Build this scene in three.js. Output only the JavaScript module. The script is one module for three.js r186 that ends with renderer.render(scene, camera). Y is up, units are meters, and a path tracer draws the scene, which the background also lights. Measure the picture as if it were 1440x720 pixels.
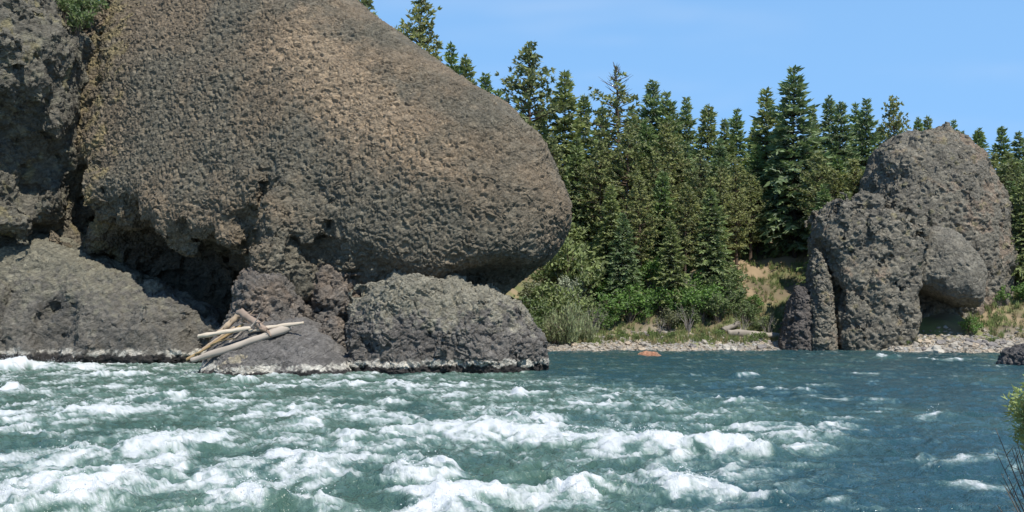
import * as THREE from 'three';
import { mergeGeometries } from 'three/addons/utils/BufferGeometryUtils.js';
import { createNoise3D } from 'simplex-noise';

// ---------------------------------------------------------------- camera, sky, sun, exposure
const FOC = 1500, EYE = 4.5, HORIZON = 430;            // focal length and horizon in photograph pixels, eye height in metres
const scene = new THREE.Scene();
const camera = new THREE.PerspectiveCamera(2 * Math.atan(430 / FOC) * 180 / Math.PI, 2, 0.1, 4000);
camera.position.set(0, EYE, 0);
camera.lookAt(0, EYE, -10);
camera.setViewOffset(1440, 860, 0, 0, 1440, 720);
const SUN_DIR = new THREE.Vector3(0.26, 0.80, 0.46).normalize();
const sun = new THREE.DirectionalLight(new THREE.Color().setRGB(1, 0.95, 0.86), 5);
sun.position.copy(SUN_DIR).multiplyScalar(200).add(new THREE.Vector3(0, 0, -90));
sun.target.position.set(0, 0, -90);
sun.castShadow = true;
sun.shadow.mapSize.set(4096, 4096);
Object.assign(sun.shadow.camera, { left: -110, right: 110, top: 110, bottom: -110, near: 10, far: 420 });
scene.add(sun, sun.target);
const renderer = new THREE.WebGLRenderer({ antialias: true });
renderer.setSize(1024, 512);
renderer.toneMapping = THREE.LinearToneMapping;
renderer.toneMappingExposure = 1.0;
renderer.shadowMap.enabled = true;

// ---------------------------------------------------------------- small tools
let seed = 7;
const rnd = () => { seed |= 0; seed = (seed + 0x6D2B79F5) | 0; let t = Math.imul(seed ^ (seed >>> 15), 1 | seed); t = (t + Math.imul(t ^ (t >>> 7), 61 | t)) ^ t; return ((t ^ (t >>> 14)) >>> 0) / 4294967296; };
const rr = (a, b) => a + (b - a) * rnd();
const n3 = createNoise3D(rnd);
const clamp = (x, a = 0, b = 1) => x < a ? a : x > b ? b : x;
const ss = (a, b, x) => { const t = clamp((x - a) / (b - a)); return t * t * (3 - 2 * t); };
const mix = (a, b, t) => a + (b - a) * t;
const mix3 = (a, b, t) => [mix(a[0], b[0], t), mix(a[1], b[1], t), mix(a[2], b[2], t)];
const fbm = (x, y, z, o = 4) => { let s = 0, a = 0.5; for (let i = 0; i < o; i++) { s += a * n3(x, y, z); x *= 2.03; y *= 2.03; z *= 2.03; a *= 0.5; } return s; };
const hash = (x, y, z) => { let h = Math.imul(x, 374761393) ^ Math.imul(y, 668265263) ^ Math.imul(z, 2147483647 ^ 0x5bd1e995); h = Math.imul(h ^ (h >>> 13), 1274126177); h ^= h >>> 16; return (h >>> 0) / 4294967296; };
const WO = { f1: 0, f2: 0, id: 0 };
function worley(x, y, z) {
  const xi = Math.floor(x), yi = Math.floor(y), zi = Math.floor(z);
  let f1 = 9, f2 = 9, id = 0;
  for (let i = -1; i <= 1; i++) for (let j = -1; j <= 1; j++) for (let k = -1; k <= 1; k++) {
    const a = xi + i, b = yi + j, c = zi + k, h = hash(a, b, c);
    const dx = a + h - x, dy = b + ((h * 137.31) % 1) - y, dz = c + ((h * 7919.77) % 1) - z, d = dx * dx + dy * dy + dz * dz;
    if (d < f1) { f2 = f1; f1 = d; id = (h * 51.77) % 1; } else if (d < f2) f2 = d;
  }
  WO.f1 = Math.sqrt(f1); WO.f2 = Math.sqrt(f2); WO.id = id; return WO;
}
const X = (px, d) => (px - 720) * d / FOC;              // metres across and up at a distance d from the eye
const Y = (py, d) => EYE + (HORIZON - py) * d / FOC;
const onWater = (px, py) => { const d = EYE * FOC / (py - HORIZON); return [X(px, d), -d]; };
const taken = {};
const numbered = n => { taken[n] = (taken[n] ?? -1) + 1; return taken[n] ? `${n}_${String(taken[n]).padStart(3, '0')}` : n; };
function shade(o) { o.traverse(m => { if (m.isMesh) { m.castShadow = true; m.receiveShadow = true; } }); return o; }
function put(o, name, label, category, group, kind) {
  o.name = numbered(name);
  if (label) o.userData.label = label;
  if (category) o.userData.category = category;
  if (group) o.userData.group = group;
  if (kind) o.userData.kind = kind;
  scene.add(shade(o));
  return o;
}
function geo(pos, idx, col, nor) {
  const g = new THREE.BufferGeometry();
  g.setAttribute('position', new THREE.Float32BufferAttribute(pos, 3));
  if (col) g.setAttribute('color', new THREE.Float32BufferAttribute(col, 3));
  if (idx) g.setIndex(idx);
  if (nor) g.setAttribute('normal', new THREE.Float32BufferAttribute(nor, 3)); else g.computeVertexNormals();
  return g;
}
const part = (name, g, m, parent) => { const o = new THREE.Mesh(g, m); o.name = name; parent.add(o); return o; };

// ---------------------------------------------------------------- the sky: clear blue with a faint veil of cirrus
{
  const w = 1024, h = 512, data = new Float32Array(w * h * 4);
  for (let j = 0; j < h; j++) for (let i = 0; i < w; i++) {
    const el = ((j + 0.5) / h - 0.5) * Math.PI, az = ((i + 0.5) / w) * 2 * Math.PI;
    const e = Math.max(0, el), t = ss(0, 1.1, e);
    let c = mix3([0.30, 0.60, 1.04], [0.065, 0.155, 0.40], t);
    const x = Math.cos(az) * Math.cos(el), z = Math.sin(az) * Math.cos(el), y = Math.sin(el);
    const q = y + 0.12, u = x / q, v = z / q;
    const ci = ss(0.12, 0.75, fbm(u * 0.55 + 3.1, v * 1.9, 4.2, 5) + 0.2 * fbm(u * 0.25, v * 0.4, 9, 2)) * 0.17 * ss(0.02, 0.2, el);
    c = mix3(c, [0.86, 0.92, 1.0], ci);
    const k = (j * w + i) * 4; data[k] = c[0]; data[k + 1] = c[1]; data[k + 2] = c[2]; data[k + 3] = 1;
  }
  const sky = new THREE.DataTexture(data, w, h, THREE.RGBAFormat, THREE.FloatType);
  sky.mapping = THREE.EquirectangularReflectionMapping; sky.magFilter = sky.minFilter = THREE.LinearFilter; sky.needsUpdate = true;
  scene.background = sky; scene.environment = sky;
}

// ---------------------------------------------------------------- terrain
function shoreAt(x) {                                    // distance of the far waterline from the eye
  const k = [[-400, 112], [-70, 106], [-50, 99], [-24, 84], [-14, 80], [-6, 88], [-2, 100], [2, 104], [25, 104.5], [27, 107], [35, 107], [37.5, 102], [46, 99.5], [70, 96], [400, 90]];
  for (let i = 1; i < k.length; i++) if (x < k[i][0]) { const t = (x - k[i - 1][0]) / (k[i][0] - k[i - 1][0]); return mix(k[i - 1][1], k[i][1], ss(0, 1, t)); }
  return 90;
}
function ground(x, z) {
  const d = -z;
  if (d < 60) {                                          // the near bank, the photographer's side
    const s = 15.5 - d + 1.2 * n3(x * 0.12, 3, d * 0.1);
    return s > 0 ? Math.min(2.75, s * 0.29) + 0.12 * n3(x * 0.7, d * 0.7, 1) : Math.max(-2.2, s * 0.4);
  }
  const s = d - shoreAt(x) + 0.8 * n3(x * 0.25, d * 0.2, 2);
  if (s < 0) return Math.max(-2.2, s * 0.4);
  const left = ss(6, -30, x);
  const beach = Math.min(s, 9) * 0.17, rise = Math.max(0, s - 9 - 12 * left);
  const cap = mix(17.5, 30, left), steep = mix(0.52, 0.8, left);
  let h = beach + cap * (1 - Math.exp(-rise * steep / cap * 1.25)) + Math.max(0, rise - 40) * 0.05;
  h += (0.10 + 0.5 * ss(0, 14, rise)) * (fbm(x * 0.16, d * 0.16, 5, 4) * 1.6) + 0.09 * n3(x * 1.3, d * 1.3, 8);
  return h;
}
{
  const ax = (list) => { const out = []; for (const [a, b, n] of list) for (let i = 0; i < n; i++) out.push(a + (b - a) * i / n); out.push(list[list.length - 1][1]); return out; };
  const xs = ax([[-700, -120, 10], [-120, 0, 30], [0, 64, 110], [64, 130, 20], [130, 700, 10]]);
  const ds = ax([[-80, 0, 16], [0, 22, 44], [22, 70, 20], [70, 96, 26], [96, 136, 90], [136, 180, 30], [180, 300, 20], [300, 1800, 14]]);
  const P = [], C = [], I = [];
  for (const d of ds) for (const x of xs) {
    const y = ground(x, -d), s = d - shoreAt(x);
    P.push(x, y, -d);
    const a = fbm(x * 0.13, d * 0.13, 20, 4), b = fbm(x * 0.9, d * 0.9, 31, 3), e = fbm(x * 0.05 + 4, d * 0.08, 12, 3);
    let c = mix3([0.13, 0.105, 0.065], [0.20, 0.155, 0.095], clamp(0.5 + b));
    c = mix3(c, [0.15, 0.165, 0.065], ss(-0.1, 0.25, a));
    c = mix3(c, [0.34, 0.25, 0.155], ss(0.05, 0.3, e + 0.3 * 0.9 * Math.exp(-((x - 28) ** 2) / 22 - ((d - 118) ** 2) / 120) + 0.15 * b) * 0.9);
    c = mix3(c, [0.25, 0.28, 0.12], 0.85 * Math.exp(-((x - 9.5) ** 2) / 18 - ((d - 128) ** 2) / 90));
    c = mix3(c, mix3([0.36, 0.31, 0.235], [0.24, 0.22, 0.18], clamp(0.5 + b * 1.6)), d > 60 ? ss(10, 6, s + a * 5) : 0);
    c = mix3(c, [0.21, 0.24, 0.09], (d > 60 ? ss(1.5, 4, s) * ss(12, 8, s) : 0) * ss(0.02, 0.3, a + 0.5 * b));
    if (s < 0.25 && d > 60) c = mix3(c, [0.11, 0.095, 0.07], 0.7);
    C.push(...c);
  }
  const w = xs.length;
  for (let j = 0; j + 1 < ds.length; j++) for (let i = 0; i + 1 < w; i++) { const a = j * w + i; I.push(a, a + 1, a + w, a + 1, a + w + 1, a + w); }
  put(new THREE.Mesh(geo(P, I, C), new THREE.MeshStandardMaterial({ vertexColors: true, roughness: 1 })), 'terrain', 'riverbanks and wooded hillside', null, null, 'structure');
}

// ---------------------------------------------------------------- the river
const waves = [   // px, py, width, depth in px on the photograph's water plane, foam, height in metres: converted to metres below
  [735, 606, 150, 20, 1.1, 0.62], [805, 622, 170, 14, 0.9, 0.35], [1000, 642, 200, 17, 1.25, 0.62], [890, 634, 130, 12, 0.8, 0.3],
  [1130, 618, 130, 12, 0.55, 0.25], [1195, 606, 55, 9, 0.6, 0.22], [1090, 606, 110, 8, 0.4, 0.15], [1115, 632, 60, 8, 0.7, 0.2],
  [590, 668, 95, 22, 0.95, 0.45], [620, 716, 160, 34, 1.2, 0.5], [830, 697, 130, 15, 0.95, 0.4], [965, 688, 95, 20, 0.9, 0.35], [925, 700, 70, 16, 0.8, 0.2],
  [235, 634, 130, 24, 0.95, 0.42], [95, 640, 90, 14, 0.8, 0.25], [405, 664, 170, 28, 0.95, 0.4], [150, 676, 130, 30, 0.6, 0.3], [300, 655, 160, 14, 0.6, 0.15],
  [60, 708, 240, 34, 1.15, 0.5], [390, 704, 200, 14, 0.85, 0.35], [300, 706, 120, 10, 0.7, 0.2],
  [440, 593, 90, 15, 0.8, 0.35], [130, 580, 110, 10, 0.85, 0.35], [40, 578, 90, 9, 0.7, 0.25], [220, 562, 60, 8, 0.75, 0.35], [250, 566, 50, 5, 0.7, 0.1],
  [560, 588, 110, 9, 0.5, 0.25], [620, 605, 110, 12, 0.55, 0.25], [520, 618, 90, 12, 0.6, 0.25], [560, 572, 120, 6, 0.5, 0.2],
  [15, 520, 50, 5, 1.2, 0.9], [80, 519, 110, 4, 0.9, 0.4], [12, 551, 40, 6, 0.9, 0.5], [170, 527, 120, 3, 0.7, 0.2], [338, 540, 30, 4, 0.9, 0.5],
  [1365, 660, 105, 9, 1.1, 0.28], [1310, 590, 80, 5, 0.85, 0.25], [1090, 553, 110, 4, 0.7, 0.25], [1035, 565, 60, 4, 0.6, 0.15], [1060, 707, 60, 7, 0.9, 0.22], [1020, 711, 50, 6, 0.7, 0.15], [1190, 710, 100, 6, 0.55, 0.15],
  [735, 556, 32, 4, 1.0, 0.4], [640, 545, 170, 3, 0.6, 0.15], [860, 572, 90, 4, 0.6, 0.2], [855, 558, 50, 3, 0.6, 0.15], [520, 541, 120, 4, 0.7, 0.2], [400, 545, 90, 4, 0.6, 0.2],
  [1250, 504, 36, 2, 1.2, 0.35], [1350, 508, 110, 1.6, 0.9, 0.2], [1300, 506, 40, 1.3, 0.8, 0.2], [1055, 531, 26, 2, 0.8, 0.3], [985, 530, 20, 1.6, 0.6, 0.2], [1230, 529, 40, 2, 0.5, 0.1], [1230, 565, 40, 4, 0.6, 0.2], [1170, 562, 70, 5, 0.5, 0.1],
  [1400, 693, 70, 8, 0.7, 0.12], [1290, 650, 50, 6, 0.5, 0.1], [1150, 545, 60, 4, 0.4, 0.1], [1380, 517, 40, 1.6, 0.6, 0.1],
].map(([px, py, w, h, s, a]) => { const [x, z] = onWater(px, py), d = -z; return { x, z, w: w / 2 * d / FOC, l: Math.max(0.5, 0.62 * h * d * d / (EYE * FOC)), s, a }; });
function rapid(x, d) {
  const k = [[0, 3], [20, 4.5], [26, 6], [33, 9.5], [40, 12.5], [48, 11], [58, 7], [68, 2.5], [80, -6], [110, -30]];
  let b = k[9][1];
  for (let i = 1; i < k.length; i++) if (d < k[i][0]) { b = mix(k[i - 1][1], k[i][1], (d - k[i - 1][0]) / (k[i][0] - k[i - 1][0])); break; }
  return ss(3.2, -3.5, x - b + 1.5 * n3(x * 0.12, d * 0.12, 40));
}
const cellList = new Map();
for (const f of waves) for (let i = Math.floor((f.x - f.w * 2) / 2); i <= (f.x + f.w * 2) / 2; i++) for (let j = Math.floor((f.z - f.l * 3.5) / 2); j <= (f.z + f.l * 3.5) / 2; j++) { const k = i * 1000 + j; if (!cellList.has(k)) cellList.set(k, []); cellList.get(k).push(f); }
function water(x, z) {                                   // height and foam
  const d = -z, t = rapid(x, d);
  const wx = x + 0.7 * n3(x * 0.35, z * 0.35, 1), wz = z + 0.6 * n3(x * 0.35, z * 0.35, 2);
  const a = n3(wx * 0.24, wz * 0.34, 3), b = n3(wx * 0.60, wz * 0.62, 4), c = n3(x * 1.5, z * 1.5, 5), e = n3(x * 3.6, z * 3.2, 6);
  const r1 = 1 - Math.abs(a), r2 = 1 - Math.abs(b), r3 = 1 - Math.abs(c);
  let h = t * (0.17 * r1 * r1 - 0.09 + 0.11 * r2 * r2 - 0.05) + (0.05 + 0.05 * t) * (r3 * r3 - 0.4) + 0.014 * e * (0.6 + t) + (1 - t) * (0.13 * r1 * r1 + 0.07 * b);
  const p1 = n3(wx * 0.33, wz * 0.17, 15), p2 = n3(wx * 0.95, wz * 0.45, 16), p3 = n3(wx * 2.3, wz * 1.1, 17), patch = n3(x * 0.17, z * 0.2, 10);
  let m = t * (0.24 * patch + 0.26 * p1 + 0.26 * p2 + 0.17 * p3 + 0.34 * (r1 * r1 - 0.42) + 0.22 * (r2 * r2 - 0.45) + 0.05) + (1 - t) * (0.40 * (r1 ** 3 - 0.80) + 0.4 * (r2 ** 3 - 0.78) + 0.16 * patch + 0.16 * p2 + 0.12 * p3 - 0.06);
  const L = cellList.get(Math.floor(x / 2) * 1000 + Math.floor(z / 2));
  let core = 0;
  if (L) for (const f of L) {
    const u = (wx - f.x) / f.w, v = (wz - f.z - 0.35 * f.w * n3(x * 0.22, f.s * 9, 11)) / f.l;
    if (u * u > 4 || v > 3.5 || v < -3.5) continue;
    const along = Math.exp(-u * u * u * u * 0.8 - u * u * 0.3), crest = v > 0 ? Math.exp(-v * v * 1.8) : Math.exp(-v * v * 0.7);
    h += 0.88 * f.a * along * crest * (0.85 + 0.3 * b);
    core += f.s * along * Math.exp(-v * v * (v > 0 ? 1.4 : 0.6)) ;
  }
  const fine = 0.50 * n3(wx * 1.5, wz * 1.2, 7 + h * 2) + 0.42 * n3(wx * 3.6, wz * 2.6, 8 + h * 5) + 0.40 * n3(x * 8.5, z * 6, 9 + h * 11) + 0.24 * n3(x * 19, z * 10, 14 + h * 20);
  m += Math.min(core, 1.5) * (0.76 + 0.3 * p2 + 0.18 * p3);
  const foam = ss(0.14, 0.86, m + 0.40 * fine), veil = ss(-0.30, 0.5, m + 0.34 * fine);
  h += foam * (0.05 * n3(x * 2.2, z * 1.6, 12) + 0.016 * n3(x * 6, z * 5, 13) + 0.03);
  return [h, foam, veil, t];
}
{
  const cols = []; for (let p = -900; p < -100; p += 20) cols.push(p); for (let p = -100; p < 1540; p += 2.9) cols.push(p); for (let p = 1540; p <= 2400; p += 20) cols.push(p);
  const rows = []; for (let d = 13.5; d < 17; d += 0.4) rows.push(d); for (let d = 17; d < 112; d += Math.max(0.06, d * 0.004)) rows.push(d); for (let d = 113; d < 140; d += 4) rows.push(d);
  const w = cols.length, n = w * rows.length, P = new Float32Array(n * 3), C = new Float32Array(n * 3), M = new Float32Array(n);
  rows.forEach((d, j) => cols.forEach((px, i) => {
    const x = X(px, d), [h, foam, veil, t] = water(x, -d), k = j * w + i;
    P[k * 3] = x; P[k * 3 + 1] = h; P[k * 3 + 2] = -d;
    let c = mix3([0.026, 0.074, 0.086], [0.062, 0.120, 0.092], clamp(t + 0.45 * n3(x * 0.11, d * 0.06, 50) + 0.2 * n3(x * 0.4, d * 0.2, 51)));
    c = mix3(c, [0.22, 0.33, 0.28], veil * 0.6);
    c = mix3(c, [0.76, 0.79, 0.79], foam);
    C.set(c, k * 3); M[k] = foam;
  }));
  const idx = [], full = new THREE.BufferGeometry();
  for (let j = 0; j + 1 < rows.length; j++) for (let i = 0; i + 1 < w; i++) { const a = j * w + i; idx.push(a, a + 1, a + w, a + 1, a + w + 1, a + w); }
  full.setAttribute('position', new THREE.BufferAttribute(P, 3)); full.setIndex(idx); full.computeVertexNormals();
  const N = full.attributes.normal.array;
  const pick = want => {
    const map = new Int32Array(n).fill(-1), p = [], c = [], nn = [], uv = [], I = [];
    for (let f = 0; f < idx.length; f += 3) {
      if ((M[idx[f]] + M[idx[f + 1]] + M[idx[f + 2]] > 1.15) !== want) continue;
      for (let q = 0; q < 3; q++) { const v = idx[f + q]; if (map[v] < 0) { map[v] = p.length / 3; p.push(P[v * 3], P[v * 3 + 1], P[v * 3 + 2]); c.push(C[v * 3], C[v * 3 + 1], C[v * 3 + 2]); nn.push(N[v * 3], N[v * 3 + 1], N[v * 3 + 2]); uv.push(P[v * 3], P[v * 3 + 2]); } I.push(map[v]); }
    }
    const g = geo(p, I, c, nn); g.setAttribute('uv', new THREE.Float32BufferAttribute(uv, 2)); return g;
  };
  const S = 512, tex = (fn) => { const a = new Uint8Array(S * S * 4); for (let j = 0; j < S; j++) for (let i = 0; i < S; i++) { const v = clamp(fn(i / S * 2 * Math.PI, j / S * 2 * Math.PI)) * 255; a.fill(v, (j * S + i) * 4, (j * S + i) * 4 + 3); a[(j * S + i) * 4 + 3] = 255; } const t = new THREE.DataTexture(a, S, S); t.wrapS = t.wrapT = THREE.RepeatWrapping; t.magFilter = t.minFilter = THREE.LinearFilter; t.needsUpdate = true; return t; };
  const tile = (u, v, f, s) => n3(Math.cos(u) * f + Math.cos(v) * f * 0.7 + s, Math.sin(u) * f + s, Math.sin(v) * f - Math.cos(v) * 0.3 * f);
  const rip = tex((u, v) => 0.5 + 0.3 * tile(u, v, 3, 1) + 0.2 * tile(u, v, 7, 5) + 0.1 * tile(u, v, 14, 9)); rip.repeat.set(1 / 2.6, 1 / 2.1);
  const bub = tex((u, v) => 0.5 + 0.3 * tile(u, v, 6, 2) + 0.25 * tile(u, v, 13, 6) + 0.2 * tile(u, v, 24, 3)); bub.repeat.set(1 / 1.7, 1 / 1.7);
  put(new THREE.Mesh(pick(false), new THREE.MeshPhysicalMaterial({ vertexColors: true, roughness: 0.12, ior: 1.333, bumpMap: rip, bumpScale: 0.045 })), 'river_water', 'teal river water running in choppy waves', null, null, 'structure');
  put(new THREE.Mesh(pick(true), new THREE.MeshStandardMaterial({ vertexColors: true, roughness: 0.95, bumpMap: bub, bumpScale: 0.03 })), 'whitewater_foam', 'white foam breaking over the rapids', 'foam', null, 'stuff');
}

{   // drops torn off the breaking crests
  const g = new THREE.IcosahedronGeometry(1, 0), spots = [];
  for (const f of waves) if (f.a > 0.24 && f.s > 0.75) for (let i = 0; i < 240 * f.w; i++) {
    const x = f.x + f.w * (rnd() + rnd() - 1) * 1.2, z = f.z + f.l * (rnd() + rnd() - 0.9) * 0.8, [h, foam] = water(x, z);
    if (foam > 0.45) spots.push([x, h + Math.pow(rnd(), 2.2) * 0.42 * (0.4 + f.a), z, 0.004 + 0.013 * Math.pow(rnd(), 2)]);
  }
  const drops = new THREE.InstancedMesh(g, new THREE.MeshStandardMaterial({ color: new THREE.Color().setRGB(0.78, 0.80, 0.80), roughness: 0.6 }), spots.length), M = new THREE.Matrix4();
  spots.forEach(([x, y, z, r], i) => drops.setMatrixAt(i, M.makeScale(r * 1.3, r, r).setPosition(x, y, z)));
  put(drops, 'spray_drops', 'white drops thrown up from the breaking waves', 'spray', null, 'stuff');
}

// ---------------------------------------------------------------- rocks: implicit solids meshed with surface nets, then split finer and roughened
function solid(f, lo, hi, c) {
  const nx = Math.ceil((hi[0] - lo[0]) / c) + 1, ny = Math.ceil((hi[1] - lo[1]) / c) + 1, nz = Math.ceil((hi[2] - lo[2]) / c) + 1;
  const V = new Float32Array(nx * ny * nz), B = 5, at = (i, j, k) => (k * ny + j) * nx + i;
  for (let k0 = 0; k0 < nz; k0 += B) for (let j0 = 0; j0 < ny; j0 += B) for (let i0 = 0; i0 < nx; i0 += B) {
    const v = f(lo[0] + (i0 + B / 2) * c, lo[1] + (j0 + B / 2) * c, lo[2] + (k0 + B / 2) * c), far = Math.abs(v) > c * B * 1.9;
    for (let k = k0; k < Math.min(nz, k0 + B); k++) for (let j = j0; j < Math.min(ny, j0 + B); j++) for (let i = i0; i < Math.min(nx, i0 + B); i++)
      V[at(i, j, k)] = far ? v : f(lo[0] + i * c, lo[1] + j * c, lo[2] + k * c);
  }
  const id = new Int32Array(nx * ny * nz).fill(-1), P = [], I = [];
  const cor = [[0, 0, 0], [1, 0, 0], [0, 1, 0], [1, 1, 0], [0, 0, 1], [1, 0, 1], [0, 1, 1], [1, 1, 1]], ed = [[0, 1], [2, 3], [4, 5], [6, 7], [0, 2], [1, 3], [4, 6], [5, 7], [0, 4], [1, 5], [2, 6], [3, 7]];
  const val = new Float32Array(8);
  for (let k = 0; k < nz - 1; k++) for (let j = 0; j < ny - 1; j++) for (let i = 0; i < nx - 1; i++) {
    let neg = 0; for (let q = 0; q < 8; q++) { val[q] = V[at(i + cor[q][0], j + cor[q][1], k + cor[q][2])]; if (val[q] < 0) neg++; }
    if (!neg || neg === 8) continue;
    let x = 0, y = 0, z = 0, n = 0;
    for (const [a, b] of ed) if ((val[a] < 0) !== (val[b] < 0)) { const t = val[a] / (val[a] - val[b]); x += mix(cor[a][0], cor[b][0], t); y += mix(cor[a][1], cor[b][1], t); z += mix(cor[a][2], cor[b][2], t); n++; }
    id[at(i, j, k)] = P.length / 3; P.push(lo[0] + (i + x / n) * c, lo[1] + (j + y / n) * c, lo[2] + (k + z / n) * c);
  }
  const quad = (a, b, c2, d, flip) => { if (a < 0 || b < 0 || c2 < 0 || d < 0) return; if (flip) I.push(a, c2, b, a, d, c2); else I.push(a, b, c2, a, c2, d); };
  for (let k = 1; k < nz - 1; k++) for (let j = 1; j < ny - 1; j++) for (let i = 1; i < nx - 1; i++) {
    const s = V[at(i, j, k)] < 0;
    if (s !== V[at(i + 1, j, k)] < 0) quad(id[at(i, j - 1, k - 1)], id[at(i, j, k - 1)], id[at(i, j, k)], id[at(i, j - 1, k)], !s);
    if (s !== V[at(i, j + 1, k)] < 0) quad(id[at(i - 1, j, k - 1)], id[at(i - 1, j, k)], id[at(i, j, k)], id[at(i, j, k - 1)], !s);
    if (s !== V[at(i, j, k + 1)] < 0) quad(id[at(i - 1, j - 1, k)], id[at(i, j - 1, k)], id[at(i, j, k)], id[at(i - 1, j, k)], !s);
  }
  return [P, I];
}
function split(P, I, limit, floor) {                                   // halves the edges of the triangles that look towards the river
  const mid = new Map(), out = [];
  const m = (a, b) => { const k = a < b ? a * 4000000 + b : b * 4000000 + a; let v = mid.get(k); if (v === undefined) { v = P.length / 3; for (let q = 0; q < 3; q++) P.push((P[a * 3 + q] + P[b * 3 + q]) / 2); mid.set(k, v); } return v; };
  for (let t = 0; t < I.length; t += 3) {
    const [a, b, c] = [I[t], I[t + 1], I[t + 2]], p = q => [P[q * 3], P[q * 3 + 1], P[q * 3 + 2]], A = p(a), Bq = p(b), Cq = p(c);
    const u = [Bq[0] - A[0], Bq[1] - A[1], Bq[2] - A[2]], v = [Cq[0] - A[0], Cq[1] - A[1], Cq[2] - A[2]];
    const n = [u[1] * v[2] - u[2] * v[1], u[2] * v[0] - u[0] * v[2], u[0] * v[1] - u[1] * v[0]], l = Math.hypot(...n) || 1, e = [-A[0], EYE - A[1], -A[2]], le = Math.hypot(...e);
    if ((n[0] * e[0] + n[1] * e[1] + n[2] * e[2]) / l / le < limit || A[1] < floor || Math.abs(A[0] / -A[2]) > 0.53 || (A[1] - EYE) / -A[2] > 0.32) { out.push(a, b, c); continue; }
    const x = m(a, b), y = m(b, c), z = m(c, a);
    out.push(a, x, z, x, b, y, z, y, c, x, y, z);
  }
  return out;
}
// a boulder from its outline (photograph pixels at distance d), thickness front and back, lean k (metres back per metre up), squareness n
function lump(outline, centre, d, front, back, k = 0, n = 2.4, y0 = 8, kx = 0, x0 = 0) {
  const world = ([px, py]) => { const m = (HORIZON - py) / FOC, mx = (px - 720) / FOC, dd = (d + k * (EYE - y0) - kx * x0) / (1 - k * m - kx * mx); return [mx * dd, EYE + m * dd]; };
  const pts = outline.map(world), [cx, cy] = world(centre), T = 360, R = new Float32Array(T);
  for (let i = 0; i < T; i++) {
    const a = i / T * 2 * Math.PI, dx = Math.cos(a), dy = Math.sin(a); let best = 0.5;
    for (let q = 0; q < pts.length; q++) {
      const [x1, y1] = pts[q], [x2, y2] = pts[(q + 1) % pts.length], ax = x1 - cx, ay = y1 - cy, bx = x2 - x1, by = y2 - y1, den = dx * by - dy * bx;
      if (Math.abs(den) < 1e-9) continue;
      const t = (ax * by - ay * bx) / den, s = (ax * dy - ay * dx) / den;
      if (t > 0 && s >= 0 && s <= 1) best = Math.max(best, t);
    }
    R[i] = best;
  }
  const Rs = R.map((_, i) => { let s = 0; for (let q = -4; q <= 4; q++) s += R[(i + q + T) % T]; return s / 9; });
  const f = (x, y, z) => {
    const qx = x - cx, qy = y - cy, a = Math.atan2(qy, qx) / (2 * Math.PI) * T + T, i = Math.floor(a), r = mix(Rs[i % T], Rs[(i + 1) % T], a - i);
    const dz = -z - d - k * (y - y0) - kx * (x - x0), D = dz < 0 ? front : back;
    const F = Math.pow(Math.pow(Math.hypot(qx, qy) / r, n) + Math.pow(Math.abs(dz) / D, n), 1 / n);
    return (F - 1) * Math.min(r, D) * 0.9;
  };
  const xs = pts.map(p => p[0]), ys = pts.map(p => p[1]), lean = Math.abs(k) * Math.max(...ys.map(y => Math.abs(y - y0))) + Math.abs(kx) * Math.max(...xs.map(x => Math.abs(x - x0)));
  f.lo = [Math.min(...xs) - 2, Math.max(-3, Math.min(...ys) - 2), -d - back - lean - 2]; f.hi = [Math.max(...xs) + 2, Math.max(...ys) + 2, -d + front + lean + 2];
  return f;
}
const ball = (px, py, d, rx, ry, rz) => { const cx = X(px, d), cy = Y(py, d); return (x, y, z) => (Math.hypot((x - cx) / rx, (y - cy) / ry, (z + d) / rz) - 1) * Math.min(rx, ry, rz); };
const smin = (a, b, k) => { const h = clamp(0.5 + 0.5 * (b - a) / k); return mix(b, a, h) - k * h * (1 - h); };
const smax = (a, b, k) => -smin(-a, -b, k);
function gritTexture(S, fn, srgb) { const a = new Uint8Array(S * S * 4); for (let j = 0; j < S; j++) for (let i = 0; i < S; i++) { const v = clamp(fn(i / S * 2 * Math.PI, j / S * 2 * Math.PI)) * 255; a.fill(v, (j * S + i) * 4, (j * S + i) * 4 + 3); a[(j * S + i) * 4 + 3] = 255; } const t = new THREE.DataTexture(a, S, S); t.wrapS = t.wrapT = THREE.RepeatWrapping; t.magFilter = t.minFilter = THREE.LinearFilter; t.repeat.set(1 / 5.3, 1 / 4.7); t.needsUpdate = true; return t; }
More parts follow.
